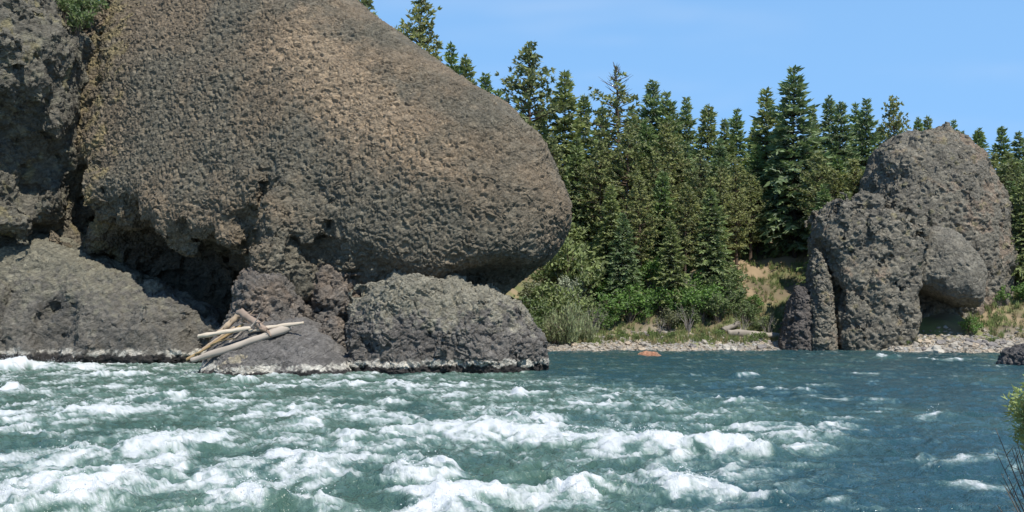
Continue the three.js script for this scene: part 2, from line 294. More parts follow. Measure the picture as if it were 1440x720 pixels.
// hackly basalt close up: small angular knobs with joints between them, some knobs missing as pits
function knobs(u, v, n, k) {
  const x = u / (2 * Math.PI) * n, y = v / (2 * Math.PI) * n, xi = Math.floor(x), yi = Math.floor(y); let f1 = 9, f2 = 9, id = 0;
  for (let i = -1; i <= 1; i++) for (let j = -1; j <= 1; j++) { const a = xi + i, b = yi + j, h = hash((a + n) % n, (b + n) % n, k), dx = a + h - x, dy = b + (h * 137.31) % 1 - y, d = dx * dx + dy * dy; if (d < f1) { f2 = f1; f1 = d; id = (h * 51.77) % 1; } else if (d < f2) f2 = d; }
  return [ss(0, 0.32, Math.sqrt(f2) - Math.sqrt(f1)), id];
}
const torus = (u, v, f, s) => n3(Math.cos(u) * f + s, Math.sin(u) * f + 1.7 * Math.cos(v) * f, Math.sin(v) * f * 1.7 - s);
const gritBump = gritTexture(1024, (u, v) => { u += 0.05 * torus(u, v, 4, 1); v += 0.05 * torus(u, v, 4, 6); const [a, ia] = knobs(u, v, 17, 1), [b, ib] = knobs(u, v, 37, 2); return 0.3 + 0.26 * a * (0.5 + ia) - 0.34 * a * ss(0.74, 0.8, ia) + 0.12 * b * (0.4 + ib) - 0.2 * b * ss(0.8, 0.86, ib) + 0.08 * torus(u, v, 18, 7); });
const gritTone = gritTexture(1024, (u, v) => 0.76 + 0.22 * (knobs(u, v, 23, 3)[1] - 0.5) + 0.20 * (knobs(u, v, 51, 4)[1] - 0.5) + 0.10 * torus(u, v, 9, 2) + 0.06 * torus(u, v, 20, 5));
const rockMat = new THREE.MeshStandardMaterial({ vertexColors: true, roughness: 0.95, map: gritTone, bumpMap: gritBump, bumpScale: 0.2 });
function rock(name, label, f, { cell = 0.42, times = 2, big = 0.7, bigSize = 0.22, grain = 0.55, rough = 1, lowest = -0.4, facet = 0, blocks = 2.4, where, colour, lo = f.lo, hi = f.hi, group }) {
  const g = (x, y, z) => {
    let v = f(x, y, z); if (Math.abs(v) > 5) return v;
    v += big * fbm(x * bigSize + 9, y * bigSize, z * bigSize, 3);
    if (!facet) return v;
    const k = where ? facet * where(x, y, z) : facet; if (k < 0.02) return v;        // broken blocks with open joints between them
    worley((x + 0.5 * n3(x * 0.3, y * 0.3, z)) / blocks, (y + 0.6 * n3(x * 0.3, y * 0.3, z + 9)) / blocks / 1.5, z / blocks);
    return v + k * (0.9 * (WO.id - 0.5) + 0.55 * ss(0.14, 0.0, WO.f2 - WO.f1));
  };
  let [P, I] = solid(g, lo, hi, cell);
  for (let i = 0; i < times; i++) I = split(P, I, [-0.25, -0.03, 0.28][i], i > 1 ? lowest : -0.4);
  const b = geo(P, I), N = b.attributes.normal.array, C = [], Q = [];
  for (let i = 0; i < P.length; i += 3) {
    const x = P[i], y = P[i + 1], z = P[i + 2];
    const wx = x + 0.25 * n3(x * 0.9, y * 0.9, z * 0.9), wy = y + 0.25 * n3(x * 0.9 + 7, y * 0.9, z * 0.9);
    // hackly joints run down the slope: stretched cells with grooves between them
    const s = 1 / grain, a = (wx * 0.82 - wy * 0.57), c = (wx * 0.57 + wy * 0.82);
    worley(a * s * 0.72, c * s * 1.15, z * s * 0.9); const g1 = ss(0.0, 0.22, WO.f2 - WO.f1), id1 = WO.id;
    worley(wx * s * 2.1 + 3, wy * s * 2.3, z * s * 2.1); const g2 = ss(0, 0.3, WO.f2 - WO.f1), id2 = WO.id;
    const hole = ss(0.72, 0.84, id1);
    const h = rough * grain * (0.42 * (g1 - 0.7) + 0.40 * (id1 - 0.5) * g1 - 0.95 * hole * g1 + 0.15 * (g2 - 0.6) + 0.14 * (id2 - 0.5)) + 0.05 * rough * fbm(x * 1.7, y * 1.7, z * 1.7, 3);
    Q.push(x + N[i] * h, y + N[i + 1] * h, z + N[i + 2] * h);
    const k = colour(x, y, z, N[i + 1]), v = 0.78 + 0.34 * id1 + 0.30 * (id2 - 0.5) + 0.12 * n3(x * 3.1, y * 3.1, z * 3.1);
    C.push(k[0] * v * 1.3, k[1] * v * 1.3, k[2] * v * 1.3);
  }
  const out = geo(Q, I, C), uv = []; for (let i = 0; i < Q.length; i += 3) uv.push(Q[i] * 0.88 + Q[i + 2] * 0.5, Q[i + 1] * 0.9 + Q[i + 2] * 0.42);
  out.setAttribute('uv', new THREE.Float32BufferAttribute(uv, 2));
  return put(new THREE.Mesh(out, rockMat), name, label, 'rock', group);
}
const GREY = [0.162, 0.145, 0.108], BROWN = [0.205, 0.162, 0.111], DARK = [0.105, 0.095, 0.088], OCHRE = [0.37, 0.275, 0.18], LICHEN = [0.25, 0.235, 0.165], YELLOW = [0.30, 0.25, 0.10];
const ring = (c, x, y, z, top = 0.62) => {             // pale mineral line left by high water, dark wet stone below it
  const j = 0.14 * n3(x * 1.1, y * 0.5, z * 1.1) + 0.10 * n3(x * 4, y * 4, z * 4), yy = y + j;
  c = mix3(c, [0.56, 0.53, 0.46], 0.95 * ss(top - 0.36, top - 0.24, yy) * ss(top + 0.16, top - 0.02, yy) * ss(-0.75, 0.05, n3(x * 0.6, 3, z * 0.6) + 0.5 * n3(x * 2.3, y * 2.3, z * 2.3)));
  return mix3(c, [0.035, 0.032, 0.03], ss(top - 0.24, top - 0.34, yy));
};
const domeColour = (x, y, z) => {
  const a = fbm(x * 0.09, y * 0.09, z * 0.09, 4), b = fbm(x * 0.35, y * 0.35, z * 0.35, 3);
  let c = mix3(GREY, BROWN, clamp(0.55 + a * 1.6 + 0.4 * b));
  // rusty wash down the face: a band running from the crown to the lower right, with ragged patches of its own
  const t = (x + 20) * 0.72 - (y - 26) * 0.69, w = (x + 20) * 0.69 + (y - 26) * 0.72;
  c = mix3(c, OCHRE, 0.7 * ss(0.12, 0.8, Math.exp(-((w - 1.5) ** 2) / 10) * ss(-3, 2, t) * ss(26, 8, t) + 0.45 * b + 0.25 * fbm(x, y, z, 2)));
  c = mix3(c, YELLOW, 0.4 * ss(0.6, 1.0, Math.exp(-((x + 37) ** 2) / 22) + 0.8 * b + 0.3 * fbm(x * 1.3, y * 1.3, z * 1.3, 2) - 0.2));
  return c;
};
{
  const main = lump([[88, 80], [104, 42], [150, 8], [220, -18], [300, -36], [370, -38], [430, -26], [488, 0], [560, 48], [622, 92], [702, 144], [755, 194], [788, 242], [804, 288], [800, 320], [785, 350], [762, 382], [722, 416], [690, 428], [600, 430], [520, 436], [440, 440], [330, 460], [240, 480], [150, 480], [95, 440], [84, 300], [82, 200]], [430, 210], 88.5, 12, 17, 0.42, 2.35, 16, -0.45, -8);
  const cave = ball(195, 408, 91, 8.4, 5.6, 8), cave2 = ball(300, 424, 85, 5.2, 3.4, 8), under = ball(716, 425, 75, 4.6, 2.6, 8), rib = ball(372, 356, 79, 2.2, 4.2, 2.6), gully = ball(432, 372, 73.5, 1.2, 3.6, 4.5), gully2 = ball(336, 330, 78, 1.2, 4.0, 3.2), crack = ball(106, 92, 93, 0.7, 2.6, 4), mouth = ball(90, 285, 93, 2.2, 4.0, 7);
  const f = (x, y, z) => { let v = smin(main(x, y, z), rib(x, y, z), 3); v = smax(smax(v, -gully2(x, y, z), 1.4), -crack(x, y, z), 0.6); v = smax(v, -cave(x, y, z), 4); v = smax(v, -cave2(x, y, z), 3.5); v = smax(v, -under(x, y, z), 1.5); v = smax(v, -gully(x, y, z), 1); return smax(v, -mouth(x, y, z), 1); };
  rock('dome_rock', 'huge rounded brown basalt dome with rusty streaks, overhanging the river', f, { lo: main.lo, hi: main.hi, cell: 0.62, times: 3, lowest: 6.2, facet: 1.25, blocks: 2.6, where: (x, y, z) => ss(17, 10, y + 3 * n3(x * 0.15, y * 0.15, z * 0.15)) * ss(-7, -15, x) + 0.5 * ss(-31, -37, x), big: 0.42, bigSize: 0.13, grain: 0.29, rough: 1.1, colour: domeColour });
}
const crag = (x, y, z) => { const a = fbm(x * 0.2, y * 0.2, z * 0.2, 4), b = fbm(x * 0.6, y * 0.6, z * 0.6, 3); let c = mix3([0.132, 0.120, 0.094], [0.162, 0.150, 0.118], clamp(0.5 + 1.5 * a)); c = mix3(c, LICHEN, 0.5 * ss(0.05, 0.45, b)); return mix3(c, YELLOW, 0.4 * ss(0.3, 0.6, a + 0.6 * b)); };
{
  const main = lump([[-190, -110], [40, -60], [72, 0], [96, 40], [104, 80], [100, 130], [96, 180], [82, 225], [66, 250], [64, 312], [30, 330], [-190, 350]], [-20, 120], 93, 8, 12, 0.15, 3, 16);
  const over = ball(10, 222, 87, 3.0, 4.6, 8), slot = ball(84, 262, 88, 1.6, 4.4, 9), over2 = ball(-60, 260, 83, 4, 4, 6);
  const f = (x, y, z) => smax(smax(smax(main(x, y, z), -over(x, y, z), 0.8), -slot(x, y, z), 0.8), -over2(x, y, z), 1);
  rock('crag_rock', 'grey lichen-spotted crag with a dark overhang, beside the huge dome', f, { lo: main.lo, hi: main.hi, cell: 0.50, facet: 1.0, blocks: 2.8, big: 1.0, bigSize: 0.24, grain: 0.42, rough: 0.9, colour: crag });
}
const slabColour = (x, y, z) => { const a = fbm(x * 0.25, y * 0.25, z * 0.25, 4), b = fbm(x * 0.8, y * 0.8, z * 0.8, 3); let c = mix3([0.112, 0.105, 0.092], [0.148, 0.137, 0.115], clamp(0.5 + 1.4 * a)); c = mix3(c, LICHEN, 0.55 * ss(3.5, 8, y + 5 * b)); return ring(c, x, y, z, 0.95); };
{
  const f = lump([[-150, 330], [-60, 306], [0, 300], [50, 314], [100, 342], [150, 368], [200, 390], [250, 412], [300, 436], [320, 462], [300, 500], [270, 530], [-150, 530]], [90, 440], 88, 5.0, 9, 0.7, 2.6, 4, -0.25, -24);
  const dent = ball(44, 412, 83, 2.9, 5.2, 5), g = (x, y, z) => smax(f(x, y, z), -dent(x, y, z), 0.7);
  rock('slab_rock', 'long grey slab of rock sloping down to white water below the dark cave', g, { lo: f.lo, hi: f.hi, cell: 0.5, facet: 0.45, blocks: 2.6, big: 0.8, bigSize: 0.3, grain: 0.38, rough: 0.7, colour: slabColour });
}
rock('boulder', 'blocky grey boulder at the foot of the sloping slab, under the crag', lump([[-60, 400], [0, 392], [14, 415], [19, 450], [16, 490], [10, 520], [-60, 520]], [-20, 455], 88, 2.5, 3, 0.2, 2.8, 3), { big: 0.3, bigSize: 0.5, grain: 0.4, rough: 0.7, colour: slabColour });
const pedestal = (x, y, z) => { const a = fbm(x * 0.3, y * 0.3, z * 0.3, 4); return ring(mix3([0.15, 0.135, 0.118], [0.20, 0.16, 0.125], clamp(0.5 + 1.6 * a)), x, y, z); };
rock('pedestal_rock', 'knobbly brown rock under the dome, behind the driftwood pile', lump([[318, 470], [326, 420], [340, 388], [372, 368], [402, 384], [424, 420], [432, 470], [430, 520], [320, 520]], [375, 445], 77, 3.5, 5, 0.35, 2.3, 4), { big: 0.7, bigSize: 0.4, grain: 0.5, rough: 1.1, colour: pedestal });
rock('pedestal_rock', 'dark lumpy rock wedged between the dome and the low waterside boulder', lump([[424, 470], [430, 390], [452, 372], [480, 362], [520, 378], [530, 440], [520, 530], [430, 530]], [478, 440], 81, 4, 6, 0.2, 2.3, 4), { big: 1.1, bigSize: 0.4, grain: 0.5, rough: 1.2, colour: pedestal });
rock('pedestal_rock', 'small grey rock in the gap beside the low waterside boulder', lump([[446, 470], [458, 448], [478, 446], [494, 470], [494, 505], [450, 505]], [470, 478], 75, 1.6, 2, 0.2, 2.3, 2), { cell: 0.25, big: 0.3, bigSize: 0.6, grain: 0.4, rough: 0.9, colour: pedestal });
const ledgeColour = (x, y, z) => { const a = fbm(x * 0.35, y * 0.35, z * 0.35, 4); return ring(mix3([0.128, 0.119, 0.110], [0.17, 0.159, 0.146], clamp(0.5 + 1.4 * a)), x, y, z, 0.55); };
rock('ledge_rock', 'smooth grey waterside ledge under the driftwood pile', lump([[285, 520], [300, 478], [330, 448], [380, 438], [430, 446], [470, 468], [496, 505], [506, 540], [280, 545]], [400, 495], 74.5, 4.2, 6, 1.0, 2.5, 1.5), { cell: 0.3, big: 0.35, bigSize: 0.4, grain: 0.34, rough: 0.35, colour: ledgeColour });
rock('boulder', 'low pale-topped rock at the water in front of the driftwood ledge', lump([[300, 520], [318, 500], [342, 496], [372, 508], [396, 524], [396, 545], [304, 545]], [345, 524], 70.5, 1.2, 2, 0.4, 2.3, 0.5), { cell: 0.2, big: 0.12, bigSize: 0.6, grain: 0.3, rough: 0.8, colour: (x, y, z) => ring(mix3([0.15, 0.14, 0.13], [0.34, 0.30, 0.22], ss(0.5, 0.9, y + 0.4 * n3(x, y, z))), x, y, z, 0.4) });
rock('boulder', 'broad low waterside boulder with pale lichen top and white waterline, before the dome', lump([[484, 470], [492, 430], [512, 400], [545, 384], [585, 379], [640, 388], [690, 402], [728, 428], [754, 460], [769, 488], [772, 520], [772, 548], [640, 552], [500, 550], [484, 520]], [625, 475], 76, 4.5, 6, 0.3, 3.0, 3), {
  cell: 0.56, times: 3, facet: 0.6, blocks: 1.9, big: 0.8, bigSize: 0.36, grain: 0.36, rough: 1.1, colour: (x, y, z) => { const a = fbm(x * 0.3, y * 0.3, z * 0.3, 4), b = fbm(x * 1.1, y * 1.1, z * 1.1, 3); let c = mix3([0.135, 0.124, 0.112], [0.18, 0.166, 0.148], clamp(0.5 + 1.5 * a)); c = mix3(c, [0.285, 0.265, 0.20], 0.85 * ss(2.8, 4.6, y + 2.2 * b + 1.2 * a)); return ring(c, x, y, z, 0.76); } });
const farColour = (x, y, z) => { const a = fbm(x * 0.16, y * 0.16, z * 0.16, 4), b = fbm(x * 0.6, y * 0.6, z * 0.6, 3); let c = mix3([0.178, 0.162, 0.130], [0.225, 0.205, 0.160], clamp(0.5 + 1.5 * a)); c = mix3(c, [0.27, 0.18, 0.125], 0.5 * ss(0.2, 0.5, b * 0.6 + 0.6 * a + 0.28 * ss(45, 51, x))); return mix3(c, [0.27, 0.25, 0.13], 0.5 * ss(0.3, 0.5, b)); };
const FAR = { cell: 0.46, grain: 0.50, rough: 0.75, colour: farColour };
{
  const f = lump([[1211, 500], [1214, 330], [1220, 255], [1232, 216], [1256, 196], [1285, 184], [1318, 182], [1346, 191], [1372, 218], [1391, 252], [1403, 295], [1411, 350], [1415, 420], [1412, 480], [1410, 600], [1215, 600]], [1312, 370], 119.5, 7, 9, 0.14, 2.9, 8);
  const notch = ball(1258, 250, 112.8, 2.4, 4.0, 3.0), n2 = ball(1282, 300, 112.5, 1.4, 3.6, 2.0);
  rock('pillar_rock', 'tall round-topped basalt pillar with ribbed face on the far bank', (x, y, z) => smax(smax(f(x, y, z), -notch(x, y, z), 1), -n2(x, y, z), 0.8), { ...FAR, lo: f.lo, hi: f.hi, facet: 0.45, blocks: 2.2, big: 0.5, bigSize: 0.22, grain: 0.42, rough: 0.85 });
}
rock('block_rock', 'craggy upright basalt block in front of the tall pillar', lump([[1146, 338], [1152, 306], [1178, 289], [1240, 285], [1280, 296], [1292, 330], [1288, 395], [1275, 430], [1276, 500], [1270, 540], [1180, 530], [1176, 470], [1172, 390], [1158, 362]], [1224, 400], 109, 3.6, 6.5, 0.12, 8, 5), { ...FAR, facet: 1.1, blocks: 2.7, big: 0.5, bigSize: 0.34, grain: 0.42, rough: 0.9 });
rock('slab_rock', 'narrow leaning slab of basalt split from the upright block', lump([[1137, 372], [1146, 350], [1157, 366], [1166, 400], [1173, 450], [1175, 530], [1139, 530], [1137, 430]], [1154, 440], 107.5, 2.0, 3, 0.12, 2.4, 5), { ...FAR, cell: 0.3, big: 0.35, bigSize: 0.4, grain: 0.5, rough: 0.9 });
rock('boulder', 'dark pointed rock standing by the shore log and the leaning slab', lump([[1097, 480], [1106, 445], [1114, 410], [1126, 401], [1140, 420], [1146, 530], [1098, 530]], [1122, 460], 108.5, 2.2, 3, 0.15, 2.3, 4), { ...FAR, cell: 0.3, big: 0.6, bigSize: 0.5, grain: 0.5, colour: (x, y, z) => mix3(DARK, [0.15, 0.13, 0.115], clamp(0.5 + fbm(x * 0.5, y * 0.5, z * 0.5))) });
{
  const f = lump([[1268, 360], [1284, 326], [1308, 317], [1338, 328], [1362, 352], [1380, 388], [1376, 415], [1370, 434], [1340, 428], [1310, 412], [1276, 402], [1270, 380]], [1322, 378], 110.5, 4.4, 8, 0.36, 2.9, 8);
  rock('boulder', 'rounded grey boulder overhanging a dark hollow at the foot of the pillar', f, { ...FAR, big: 0.5, bigSize: 0.3, grain: 0.4, rough: 0.6, colour: (x, y, z) => mix3([0.175, 0.162, 0.132], [0.21, 0.192, 0.152], clamp(0.5 + fbm(x * 0.5, y * 0.5, z * 0.5))) });
}
rock('boulder', 'dark wet boulder standing in the river off the stony far shore', lump([[1410, 512], [1416, 494], [1436, 485], [1480, 482], [1500, 505], [1500, 535], [1408, 535]], [1455, 512], 80, 2, 2.5, 0.2, 2.4, 1), { cell: 0.26, big: 0.3, bigSize: 0.6, grain: 0.45, rough: 0.9, colour: (x, y, z) => mix3([0.085, 0.08, 0.078], [0.14, 0.13, 0.125], clamp(0.5 + fbm(x * 0.7, y * 0.7, z * 0.7))) });
rock('boulder', 'rust-orange boulder just breaking the surface near the far shore', lump([[893, 502], [898, 496], [908, 493], [922, 495], [933, 502], [930, 512], [896, 512]], [912, 503], 96, 0.9, 1, 0.2, 2.2, 0.3), { cell: 0.16, times: 1, big: 0.08, bigSize: 0.8, grain: 0.4, rough: 0.3, colour: (x, y, z) => mix3([0.36, 0.17, 0.10], [0.46, 0.27, 0.17], clamp(0.5 + fbm(x, y, z))) });

// ---------------------------------------------------------------- driftwood
function log(points, r0, r1, colour, knots = 3) {        // bent, tapering, weathered, with a few stubs and split ends
  const curve = new THREE.CatmullRomCurve3(points.map(p => new THREE.Vector3(...p))), n = 28, m = 9, P = [], C = [], I = [], fr = curve.computeFrenetFrames(n), ph = rr(0, 50);
  for (let i = 0; i <= n; i++) {
    const t = i / n, c = curve.getPointAt(t), r = mix(r0, r1, t) * (1 + 0.20 * n3(t * 4, ph, 0));
    for (let j = 0; j < m; j++) {
      const a = j / m * 2 * Math.PI, q = r * (1 + 0.24 * n3(Math.cos(a) * 2, Math.sin(a) * 2, t * 4 + ph));
      const v = c.clone().addScaledVector(fr.normals[i], Math.cos(a) * q).addScaledVector(fr.binormals[i], Math.sin(a) * q);
      if (i === 0 || i === n) v.addScaledVector(fr.tangents[i], (i ? 1 : -1) * r * 0.6 * n3(j * 1.7, ph, 4));
      P.push(v.x, v.y, v.z); const k = 0.82 + 0.35 * (0.5 + 0.5 * n3(a * 1.5, t * 3, ph)); C.push(colour[0] * k, colour[1] * k, colour[2] * k);
    }
  }
  for (let i = 0; i < n; i++) for (let j = 0; j < m; j++) { const a = i * m + j, b = i * m + (j + 1) % m; I.push(a, b, a + m, b, b + m, a + m); }
  for (const e of [0, n]) { const c = curve.getPointAt(e / n); P.push(c.x, c.y, c.z); C.push(colour[0] * 1.15, colour[1] * 1.05, colour[2] * 0.9); const o = P.length / 3 - 1; for (let j = 0; j < m; j++) { const a = e * m + j, b = e * m + (j + 1) % m; e ? I.push(a, b, o) : I.push(b, a, o); } }
  const body = geo(P, I, C), stubs = [];
  for (let q = 0; q < knots; q++) { const t = rr(0.15, 0.85), c = curve.getPointAt(t), s = new THREE.ConeGeometry(r0 * 0.35, r0 * rr(1.5, 3), 5); s.translate(0, r0 * 1.2, 0); s.rotateZ(rr(-2, 2)); s.rotateX(rr(-0.5, 1.5)); s.translate(c.x, c.y, c.z); stubs.push(s); }
  const o = new THREE.Group(), base = curve.getPointAt(0);
  o.position.copy(base); body.translate(-base.x, -base.y, -base.z);
  part('log_body', body, woodMat, o);
  for (const s of stubs) { s.translate(-base.x, -base.y, -base.z); s.deleteAttribute('uv'); const k = []; for (let i = 0; i < s.attributes.position.count; i++) k.push(...colour); s.setAttribute('color', new THREE.Float32BufferAttribute(k, 3)); part('branch_stub', s, woodMat, o); }
  return o;
}
const woodMat = new THREE.MeshStandardMaterial({ vertexColors: true, roughness: 0.9 });
const PT = (px, py, d) => [X(px, d), Y(py, d), -d];
const drift = 'driftwood pile on the waterside ledge';
const PALE = [0.58, 0.49, 0.38], TAN = [0.45, 0.34, 0.23], OLD = [0.42, 0.36, 0.295], GOLD = [0.36, 0.25, 0.12];
put(log([PT(270, 507, 70.6), PT(300, 497, 70.6), PT(340, 484, 70.9), PT(380, 470, 71.4), PT(407, 461, 72)], 0.20, 0.27, OLD, 2), 'driftwood_log', 'thick grey log leaning up from the water across the front of the driftwood pile', 'log', drift);
put(log([PT(278, 473, 70.3), PT(315, 467, 70.6), PT(352, 461, 71.1)], 0.15, 0.14, PALE, 1), 'driftwood_log', 'short pale pole lying level across the upright driftwood', 'log', drift);
put(log([PT(350, 466, 71.6), PT(390, 459, 71.7), PT(427, 454, 71.8)], 0.15, 0.11, PALE, 0), 'driftwood_log', 'pale pole whose tip juts out past the thick grey log', 'log', drift);
put(log([PT(305, 470, 72.2), PT(322, 456, 72.4), PT(339, 440, 72.6)], 0.17, 0.24, TAN, 3), 'driftwood_log', 'stout tan log leaning up to the top of the driftwood pile', 'log', drift);
put(log([PT(337, 437, 72.0), PT(350, 447, 71.8), PT(362, 456, 71.6), PT(374, 464, 71.4)], 0.30, 0.20, [0.30, 0.23, 0.18], 9), 'driftwood_log', 'gnarled brown root end slumped over the top of the driftwood pile', 'log', drift);
put(log([PT(262, 506, 71.1), PT(290, 490, 71.3), PT(318, 472, 71.7), PT(342, 456, 72.1)], 0.09, 0.10, GOLD, 0), 'driftwood_log', 'thin golden-brown pole slanting behind the thick grey log', 'log', drift);
put(log([PT(284, 492, 71.8), PT(305, 477, 72), PT(330, 460, 72.3)], 0.10, 0.08, TAN, 1), 'driftwood_log', 'thin tan branch slanting behind the golden-brown pole', 'log', drift);
put(log([PT(340, 452, 72.2), PT(352, 442, 72.0), PT(358, 436, 71.9)], 0.07, 0.03, TAN, 1), 'driftwood_branch', 'short broken branch sticking up from the gnarled root end', 'branch', drift);
put(log([PT(352, 461, 71.3), PT(362, 448, 71.2), PT(366, 440, 71.1)], 0.06, 0.03, OLD, 1), 'driftwood_branch', 'thin grey branch poking up beside the gnarled root end', 'branch', drift);
put(log([PT(296, 486, 71.0), PT(312, 479, 71.1), PT(331, 476, 71.3)], 0.06, 0.04, GOLD, 1), 'driftwood_branch', 'thin twig lying over the golden-brown pole', 'branch', drift);
put(log([PT(322, 482, 71.5), PT(336, 470, 71.7), PT(345, 459, 71.8)], 0.05, 0.04, OLD, 1), 'driftwood_branch', 'thin grey stick propped inside the driftwood pile', 'branch', drift);
put(log([PT(366, 462, 71.2), PT(376, 466, 71.2), PT(381, 473, 71.0)], 0.13, 0.06, [0.27, 0.2, 0.15], 6), 'driftwood_branch', 'splayed root stub hanging off the gnarled root end', 'branch', drift);
{
  const g = (px, d, r) => { const x = X(px, d); return [x, ground(x, -d) + r, -d]; };
  const a = g(1024, 111.5, 0.5), b = g(1102, 111.8, 0.45);
  put(log([a, [mix(a[0], b[0], 0.5), mix(a[1], b[1], 0.5) + 0.1, -111.4], b], 0.42, 0.28, [0.33, 0.29, 0.235], 3), 'shore_log', 'long bleached tree trunk lying on the stony far shore', 'log');
  const c = g(1016, 112.6, 0.5), e = g(1040, 113.6, 1.0);
  put(log([c, e], 0.32, 0.22, [0.26, 0.23, 0.19], 5), 'shore_log', 'short broken stump end behind the long bleached shore trunk', 'log');
}

// ---------------------------------------------------------------- trees
const bark = [new THREE.MeshStandardMaterial({ color: new THREE.Color().setRGB(0.075, 0.055, 0.042), roughness: 1 }), new THREE.MeshStandardMaterial({ color: new THREE.Color().setRGB(0.11, 0.075, 0.052), roughness: 1 })];
const leaf = (r, g, b) => new THREE.MeshPhysicalMaterial({ color: new THREE.Color().setRGB(r, g, b), vertexColors: true, roughness: 0.9, transmission: 0.42, thickness: 0, side: THREE.DoubleSide });
const firLeaf = [leaf(0.200, 0.262, 0.080), leaf(0.168, 0.238, 0.084), leaf(0.235, 0.282, 0.082), leaf(0.175, 0.255, 0.068)];
const pineLeaf = [leaf(0.255, 0.285, 0.090), leaf(0.285, 0.305, 0.095), leaf(0.225, 0.262, 0.090)];
class Tris {
  constructor() { this.p = []; this.c = []; }
  tri(a, b, c, k) { this.p.push(...a, ...b, ...c); for (let i = 0; i < 3; i++) this.c.push(k, k, k); }
  // a tapering spray of needles from a along direction d
  spray(a, d, len, wid, k) {
    const s = [rr(-1, 1), rr(-1, 1), rr(-1, 1)], u = [d[1] * s[2] - d[2] * s[1], d[2] * s[0] - d[0] * s[2], d[0] * s[1] - d[1] * s[0]], l = Math.hypot(...u) || 1, w = wid / 2 / l;
    const m = 0.4 * len, q = [a[0] + d[0] * m, a[1] + d[1] * m, a[2] + d[2] * m];
    this.tri([q[0] + u[0] * w, q[1] + u[1] * w, q[2] + u[2] * w], [q[0] - u[0] * w, q[1] - u[1] * w, q[2] - u[2] * w], [a[0] + d[0] * len, a[1] + d[1] * len, a[2] + d[2] * len], k);
    this.tri(a, [q[0] - u[0] * w, q[1] - u[1] * w, q[2] - u[2] * w], [q[0] + u[0] * w, q[1] + u[1] * w, q[2] + u[2] * w], k);
  }
  build() { return geo(this.p, null, this.c); }
}
const nrm = v => { const l = Math.hypot(...v) || 1; return [v[0] / l, v[1] / l, v[2] / l]; };
function stick(P, I, a, b, r0, r1, sides = 4) {
  const d = nrm([b[0] - a[0], b[1] - a[1], b[2] - a[2]]), s = Math.abs(d[1]) < 0.9 ? [0, 1, 0] : [1, 0, 0], u = nrm([d[1] * s[2] - d[2] * s[1], d[2] * s[0] - d[0] * s[2], d[0] * s[1] - d[1] * s[0]]), v = [d[1] * u[2] - d[2] * u[1], d[2] * u[0] - d[0] * u[2], d[0] * u[1] - d[1] * u[0]], o = P.length / 3;
  for (const [c, r] of [[a, r0], [b, r1]]) for (let i = 0; i < sides; i++) { const t = i / sides * 2 * Math.PI, x = Math.cos(t) * r, y = Math.sin(t) * r; P.push(c[0] + u[0] * x + v[0] * y, c[1] + u[1] * x + v[1] * y, c[2] + u[2] * x + v[2] * y); }
  for (let i = 0; i < sides; i++) { const j = (i + 1) % sides; I.push(o + i, o + j, o + sides + i, o + j, o + sides + j, o + sides + i); }
}
function trunkOf(P, I, H, r, bend) { let a = [0, -0.6, 0]; const n = 10; for (let i = 1; i <= n; i++) { const t = i / n, b = [bend * Math.sin(t * 3), t * H, bend * Math.cos(t * 2.2) - bend]; stick(P, I, a, b, r * (1.04 - (i - 1) / n), r * (1.04 - t), 7); a = b; } }
